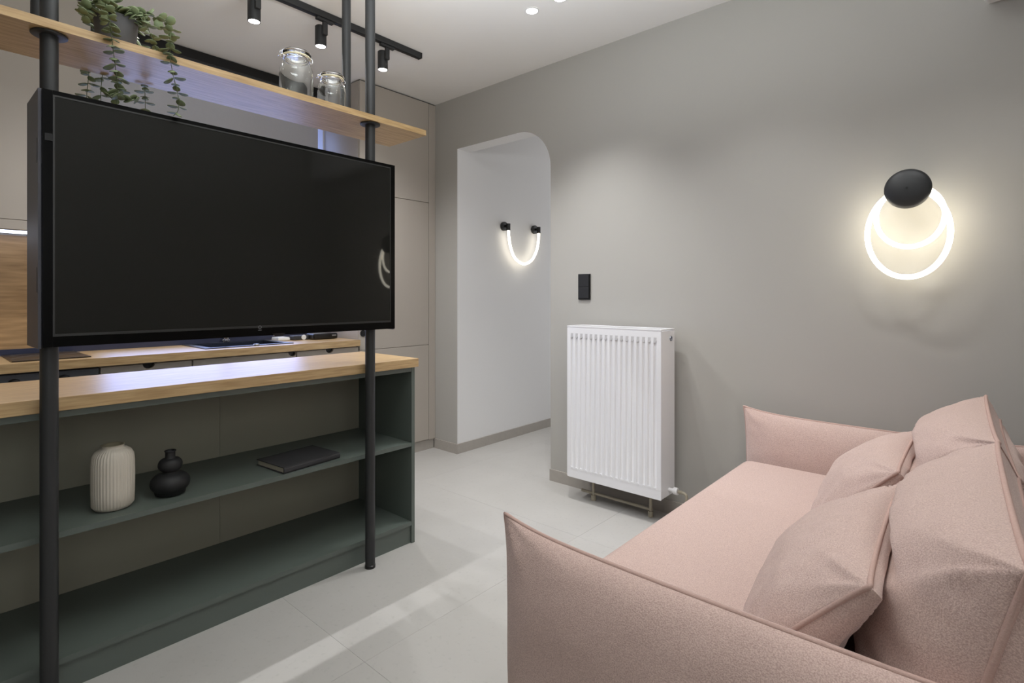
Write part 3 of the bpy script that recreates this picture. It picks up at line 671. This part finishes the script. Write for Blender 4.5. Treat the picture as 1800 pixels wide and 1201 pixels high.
build('lower_bosses', bm, 'white_enamel', t)
for x0, x1 in ((RX0 - .003, RX0 - .0005), (RX1 + .0005, RX1 + .003)): build('side_cover', BX(x0, x1, RY0 - .001, RY1, RZ0 + .004, RZ1 - .0045, bev=.001, seg=1), 'white_enamel', t)
bm = NB(); lathe(bm, [(0, 0), (.014, 0), (.012, .004), (.008, .004), (.007, .001), (0, .001)], (RX1 + .0032, RY1 - .045, RZ1 - .045), 20, 'X'); build('bleed_plug', bm, 'alu', t, smooth=40, label='metal plug on the side')
bm = NB(); box(bm, RX0 - .003, RX1 + .003, RY0 - .001, RY0 + .012, RZ1, RZ1 + .006); box(bm, RX0 - .003, RX1 + .003, RY1 - .012, RY1, RZ1, RZ1 + .006)
box(bm, RX0 - .003, RX0 + .01, RY0 + .012, RY1 - .012, RZ1, RZ1 + .006); box(bm, RX1 - .01, RX1 + .003, RY0 + .012, RY1 - .012, RZ1, RZ1 + .006)
for k in range(40):
    x = RX0 + .012 + k * (RX1 - RX0 - .026) / 39; box(bm, x, x + .004, RY0 + .012, RY1 - .012, RZ1, RZ1 + .004)
build('top_grille', bm, 'white_enamel', t)
bm = NB()
for k in range(24):
    x = RX0 + .02 + k * (RX1 - RX0 - .04) / 23; box(bm, x, x + .001, RY0 + .022, RY1 - .022, RZ0 + .05, RZ1 - .01)
build('convector_fins', bm, 'white_enamel', t)
# wall brackets, valve, pipes
bm = NB()
for x in (RX0 + .1, RX1 - .1):
    for z in (RZ0 + .1, RZ1 - .15): box(bm, x, x + .03, RY1 + .0005, WY - .001, z, z + .05)
build('wall_bracket', bm, 'white_enamel', t)
vy = 2.64; vz = RZ0 + .035
bm = NB(); tube(bm, [(RX1 + .003, vy, vz), (RX1 + .03, vy, vz)], .010, 16); tube(bm, [(RX1 + .03, vy, vz), (RX1 + .052, vy, vz)], .018, 20); build('valve', bm, 'white_enamel', t, smooth=40, label='white valve at the lower right')
bm = NB(); tube(bm, [(RX1 + .053, vy, vz), (RX1 + .075, vy, vz)], .009, 16); tube(bm, smoothpath([(RX1 + .074, vy, vz), (RX1 + .092, vy, vz - .006), (RX1 + .098, vy, vz - .03), (RX1 + .098, vy, .001)], 5), .0075, 12); build('return_pipe', bm, 'brass', t, smooth=40, label='metal elbow pipe')
bm = NB(); tube(bm, [(RX0 + .12, vy, RZ0 + .005), (RX0 + .12, vy, .03)], .0085, 12); tube(bm, [(RX0 + .12, vy, .04), (RX0 + .04, vy, .04)], .0085, 12); tube(bm, [(RX0 + .12, vy, .03), (RX0 + .12, vy, .001)], .016, 16); build('supply_pipe', bm, 'brass', t, smooth=40)
bm = NB(); tube(bm, [(RX1 - .1, vy, RZ0 + .005), (RX1 - .1, vy, .03)], .0085, 12); tube(bm, [(RX0 + .13, vy, .04), (RX1 - .09, vy, .04)], .0085, 12); tube(bm, [(RX1 - .1, vy, .03), (RX1 - .1, vy, .001)], .014, 16); build('cross_pipe', bm, 'brass', t, smooth=40)
bm = NB(); tube(bm, [(RX0 - .003, vy, RZ0 + .04), (RX0 - .016, vy, RZ0 + .04)], .011, 16); build('end_plug', bm, 'white_enamel', t, smooth=40)

# ------------------------------------------------------------------ wall unit at the top right corner
t = thing('wall_unit', 'white box unit high on the wall, only its lower corner in view', 'wall unit', (.4, WY, 2.29))
bm = NB(); V = []
for x, k in ((.005, -.02), (.80, .02)):
    V.append([bm.verts.new(p) for p in ((x, WY - .001, 2.286), (x + k * .8, 2.60, 2.247), (x + k, 2.545, 2.262), (x + k, 2.535, 2.32), (x + k * .8, 2.56, 2.55), (x, 2.60, 2.58), (x, WY - .001, 2.58))])
bm.faces.new(V[0]); bm.faces.new(V[1][::-1])
for i in range(7): bm.faces.new((V[0][(i + 1) % 7], V[0][i], V[1][i], V[1][(i + 1) % 7]))
bmesh.ops.recalc_face_normals(bm, faces=bm.faces); build('body', bm, 'white_enamel', t)
build('louvre', BX(.06, .74, 2.57, 2.64, 2.238, 2.246, bev=.002, seg=1), 'whiteplastic', t)

# ------------------------------------------------------------------ sofa
def pillow(C, U, V, N, w, h, bf, bb, g=0.0, gt=None, n=44, cin=.035, p=2.4, q=.6, wr=.004, seed=0, ear=.02, drop=0.0, sag=0.0, hook=None, cm=8.0):
    """stuffed cushion: front seam rectangle at C, back seam g behind it; returns bmesh, front seam loop, back seam loop"""
    bm = NB(); C, U, V, N = Vector(C), Vector(U).normalized(), Vector(V).normalized(), Vector(N).normalized()
    prm = [math.sin(PI / 2 * (2 * i / n - 1)) for i in range(n + 1)]
    def pos(s, t, face):
        k = 1 + ear * (abs(s) * abs(t)) ** cm
        x = w / 2 * s * k * (1 - cin * (1 - t * t)); y = h / 2 * t * k * (1 - cin * 1.2 * (1 - s * s))
        B = (max(0, 1 - abs(s) ** p) * max(0, 1 - abs(t) ** p)) ** q
        d = 0
        if B > 0:
            m = 0
            for cs in (-1, 1):
                for ct in (-1, 1):
                    ds, dt = (s - cs) * w, (t - ct) * h; r = math.hypot(ds, dt); a = math.atan2(dt * -ct, ds * -cs)
                    m += math.exp(-r / .11) * (math.sin(9 * a + seed * 1.7 + cs * 2 + ct) + .6 * math.sin(17 * a + seed + cs))
            ed = min(1, B * 2.5)
            d = wr * (2.4 * m * ed + 1.1 * ed * noise.noise(Vector((x * 9 + seed * 3.1, y * 9, face * 5 + seed))) + .6 * ed * noise.noise(Vector((x * 24, y * 24 + seed, face))))
        gg = g if gt is None else gt + (g - gt) * (1 - t) / 2
        z = (bf * B * (1 - sag * t) + d) if face > 0 else (-gg - bb * B - d)
        if face < 0: y -= drop * (1 + t) / 2
        P_ = C + U * x + V * y + N * z
        return hook(P_, s, t) if hook else P_
    F = [[bm.verts.new(pos(s, t, 1)) for s in prm] for t in prm]
    def loop(G): return [G[0][j] for j in range(n)] + [G[i][n] for i in range(n)] + [G[n][j] for j in range(n, 0, -1)] + [G[i][0] for i in range(n, 0, -1)]
    lf = loop(F)
    if g: K = [[bm.verts.new(pos(s, t, -1)) for s in prm] for t in prm]
    else: K = [[F[i][j] if i in (0, n) or j in (0, n) else bm.verts.new(pos(prm[j], prm[i], -1)) for j in range(n + 1)] for i in range(n + 1)]
    lk = loop(K)
    for i in range(n):
        for j in range(n):
            bm.faces.new((F[i][j], F[i][j + 1], F[i + 1][j + 1], F[i + 1][j])); bm.faces.new((K[i][j], K[i + 1][j], K[i + 1][j + 1], K[i][j + 1]))
    if g:
        L = len(lf); mid = []
        ctr = sum((v.co for v in lf), Vector()) / L
        for a, b in zip(lf, lk):
            m_ = (a.co + b.co) / 2; o_ = m_ - ctr; o_ -= N * o_.dot(N); mid.append(bm.verts.new(m_ + o_.normalized() * min(.010, (a.co - b.co).length * .2)))
        for i in range(L):
            j = (i + 1) % L
            bm.faces.new((lf[j], lf[i], mid[i], mid[j])); bm.faces.new((mid[j], mid[i], lk[i], lk[j]))
    bmesh.ops.recalc_face_normals(bm, faces=bm.faces)
    def thin(l):   # sine spacing crowds the corners: drop points closer than 4 mm
        pts = [v.co.copy() for v in l]; out = [pts[0]]
        for q_ in pts[1:]:
            if (q_ - out[-1]).length > .004: out.append(q_)
        return out
    return bm, thin(lf), thin(lk)

def piped(name, parent, rp, *a, both=True, label=None, **k):
    bm, lf, lk = pillow(*a, **k); o = build(name, bm, 'pink', parent, smooth='all')
    if label: o['label'] = label
    b = NB(); tube(b, lf, rp, 8, closed=True); build('piping', b, 'piping', o if parent.get('sub') else parent, smooth='all') if False else build('piping', b, 'piping', o, smooth='all')
    if k.get('g') and both: b = NB(); tube(b, lk, rp, 8, closed=True); build('piping', b, 'piping', o, smooth='all')
    return o

sofa = thing('sofa', 'pale pink boucle sofa with piped cushions along the taupe wall', 'sofa', (-.35, 1.8, 0))
FX = -.862      # front of the arms
# near arm (thickness along Y), far arm
def arm(y, seed):
    def hk(P_, s, t):
        P_.z += .018 * max(0, t) * (abs(s) ** 6) - .0 * s
        return P_
    return piped('arm', sofa, .0046, (FX + .525, y, .335), (1, 0, 0), (0, 0, 1), (0, -1, 0), 1.05, .585, .088, .085, n=48, cin=.02, p=3.2, q=.5, wr=.004, seed=seed, ear=.012, hook=hk)
arm(.963, 1); arm(2.655, 2)
# seat
def seat_bm():
    bm = BX(-.84, .02, 1.055, 2.565, .235, .432, bev=.045, seg=4)
    return bm
s_ = build('seat_cushion', seat_bm(), 'pink', sofa, smooth='all')
build('base', BX(-.80, .16, 1.052, 2.566, .07, .2335, bev=.02), 'pink', sofa, smooth=40)
for x in (-.76, .12):
    for y in (1.1, 2.52):
        bm = NB(); lathe(bm, [(0, 0), (.02, 0), (.026, .0695), (0, .0695)], (x, y, .0003), 20); build('leg', bm, 'black', sofa, smooth=40)
piped('back_frame', sofa, .006, (.185, 1.809, .335), (0, 1, 0), (0, 0, 1), (-1, 0, 0), 1.60, .60, .05, .05, n=30, cin=.01, p=4, q=.5, wr=.002, seed=5)
def throw_axes(cy, top, bot, yaw):
    v = Vector((top[0] - bot[0], 0, top[1] - bot[1])); U = Vector((math.sin(yaw), math.cos(yaw), 0)); N = Vector((-v.z, 0, v.x))
    N = (N - U * N.dot(U)).normalized(); V = N.cross(U); V = V if V.z > 0 else -V
    return Vector(((top[0] + bot[0]) / 2, cy, (top[1] + bot[1]) / 2)), U, V, N, v.length
THROWS = [('pink throw pillow nearer the camera, on the sofa seat', 1.31, (-.15, .712), (-.375, .47), .60, -.03, 6),
          ('pink throw pillow next to the far sofa arm', 2.06, (-.18, .70), (-.40, .47), .60, .0, 7)]
def smooth01(x): x = max(0, min(1, x)); return x * x * (3 - 2 * x)
def pressed(P_, s_, t_):
    # the throw pillows squash the back cushions where they lean on them
    for lab, cy, top, bot, w, yaw, seed in THROWS:
        c, U, V, N, h = throw_axes(cy, top, bot, yaw); d = P_ - c; u, v, n = d.dot(U), d.dot(V), d.dot(N)
        lim = -(.03 + .075 * smooth01(.5 - v / h))
        f = smooth01((w / 2 + .05 - abs(u)) / .05) * smooth01((h / 2 + .035 - v) / .03)
        if n > lim and f > 0: P_ = P_ - N * ((n - lim) * f)
    return P_
# back cushions: lean back, seam ridge near X = 0
def bcush(y, seed, dx):
    b, tp = Vector((-.06, 0, .425)), Vector((.034, 0, .806)); v = tp - b; N = Vector((-v.z, 0, v.x))
    c = (b + tp) / 2 + Vector((dx, y, 0))
    return piped('back_cushion', sofa, .0055, c, (-.03, 1, 0), v, N, .79, v.length, .19, .05, g=.12, gt=.055, drop=.07, sag=.1, n=56, cin=.03, p=2.6, q=.5, wr=.009, seed=seed, ear=.03, hook=pressed)
bcush(1.38, 3, -.004); bcush(2.185, 4, -.026)

def throw(label, cy, top, bot, w, yaw, seed, bf=.088):
    t = thing('throw_pillow', label, 'pillow', (bot[0], cy, bot[1]), 'pink throw pillows')
    c, U, V, N, h = throw_axes(cy, top, bot, yaw)
    bm, lf, lk = pillow(c, U, V, N, w, h, bf, .02, g=.10, gt=.022, n=48, cin=.045, p=2.2, q=.6, wr=.007, seed=seed, ear=.03)
    build('cover', bm, 'pink', t, smooth='all')
    for l in (lf,):
        b = NB(); tube(b, l, .0045, 8, closed=True); build('piping', b, 'piping', t, smooth='all')
for a in THROWS: throw(*a)
